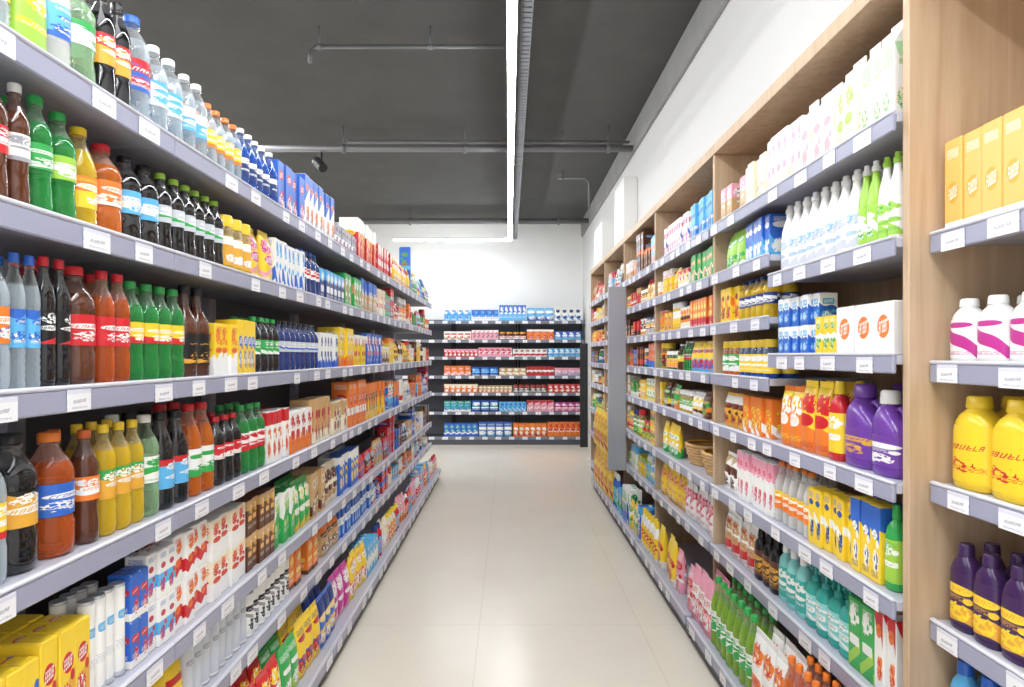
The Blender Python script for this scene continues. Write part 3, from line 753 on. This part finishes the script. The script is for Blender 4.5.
px('RG',655,640,'sqz','white yellow red yellow',.24)
fill('RG',yat(640,'RG'),5.36,'pouch box sqz','blue sky green white yellow',(.16,.27))
LV['RG'] = ('R', .11, .848, .9, 'far right bottom shelf', True)
run('RG',5.42,6.47,'pouch','yellow red gold red',.36,5,1,2,depth=.075)
run('N1',1.17,1.53,'box','apricot white gold white',.215,6,1,sty='emblem',depth=.07)
run('N2',1.17,1.535,'squat','white white magenta white',.15,4,2,sty='swoosh')
run('N3',1.16,1.535,'squat','yellow red gold yellow',.215,3,2,sty='script')
run('N4',1.14,1.53,'squat','plum gold yellow plum',.2,5,2,sty='lower')
run('N5',1.14,1.535,'squat','sky blue white blue',.235,5,2)

# ------------------------------------------------------------------ products, back wall
BACK = [[('box','sky white blue white',.22),('box','blue white sky navy',.17),('slim','sky blue white white',.24),('pouch','sky blue white white',.2),('box','white sky navy navy',.19)],
 [('box','white tan red tan',.13),('slim','pink white brown white',.15),('jar','brown white red gold',.12),('box','orange white red white',.16),('box','blue sky white white',.13)],
 [('slim','red pink white white',.12),('box','pink white red red',.14),('box','white red brown red',.12),('box','sky blue white white',.13)],
 [('box','orange white pink white',.15),('pouch','blue white sky white',.13),('box','tan cream white white',.12),('slim','red white brown red',.14),('box','pink sky white blue',.12)],
 [('box','orange cream white white',.13),('slim','tan orange white cream',.11),('jar','tan brown white red',.12),('box','red orange white white',.13)],
 [('box','teal white blue white',.16),('pouch','blue teal white white',.17),('slim','sky white blue blue',.15),('box','pink red white red',.17),('box','magenta pink white white',.14)],
 [('box','blue white teal white',.2),('pouch','blue sky white white',.22),('box','orange red white white',.2),('box','orange white red red',.22)]]
for i, rs in enumerate(BACK):
    m = len(rs); x0 = -.98; W = (1.1-x0)/m
    for j, (kd, c, h) in enumerate(rs):
        L = W-.01; wd = KIND[kd][4]*1.4
        run('B%d' % (i+1), x0+j*W, x0+(j+1)*W-.01, kd, c, h, n=max(2, round(L/wd)), rows=1)
print('PRODUCTS', CNT[0], 'OBJECTS', len(bpy.data.objects))

# ------------------------------------------------------------------ light, world, camera
def area(loc, sx, sy, pw, rot=(0,0,0)):
    l = bpy.data.lights.new('added_fill_light', 'AREA'); l.shape = 'RECTANGLE'; l.size = sx; l.size_y = sy; l.energy = pw; l.color = (.98,.985,1)
    o = bpy.data.objects.new('added_fill_light', l); COL.objects.link(o); o.location = loc; o.rotation_euler = rot
area((0,-.2,3.38), 1.6, 2.6, 65)  # unseen fill light added above the camera to brighten the near shelves
area((-2.6,4,3.38), .3, 8, 170)  # second added fill, out of view over the left neighbouring aisle
w = bpy.data.worlds.new('World'); S.world = w; w.use_nodes = True
w.node_tree.nodes['Background'].inputs[0].default_value = (.97,.98,1,1); w.node_tree.nodes['Background'].inputs[1].default_value = .95
S.view_settings.view_transform = 'Standard'; S.view_settings.exposure = .32
cam = bpy.data.cameras.new('Camera'); co = bpy.data.objects.new('Camera', cam); COL.objects.link(co)
co.location = (0,0,CAMZ); co.rotation_euler = (PI/2,0,0); cam.lens = F/1024*36; cam.sensor_width = 36
cam.shift_x = 3/1024; cam.shift_y = 11.5/1024; cam.clip_start = .02
S.camera = co
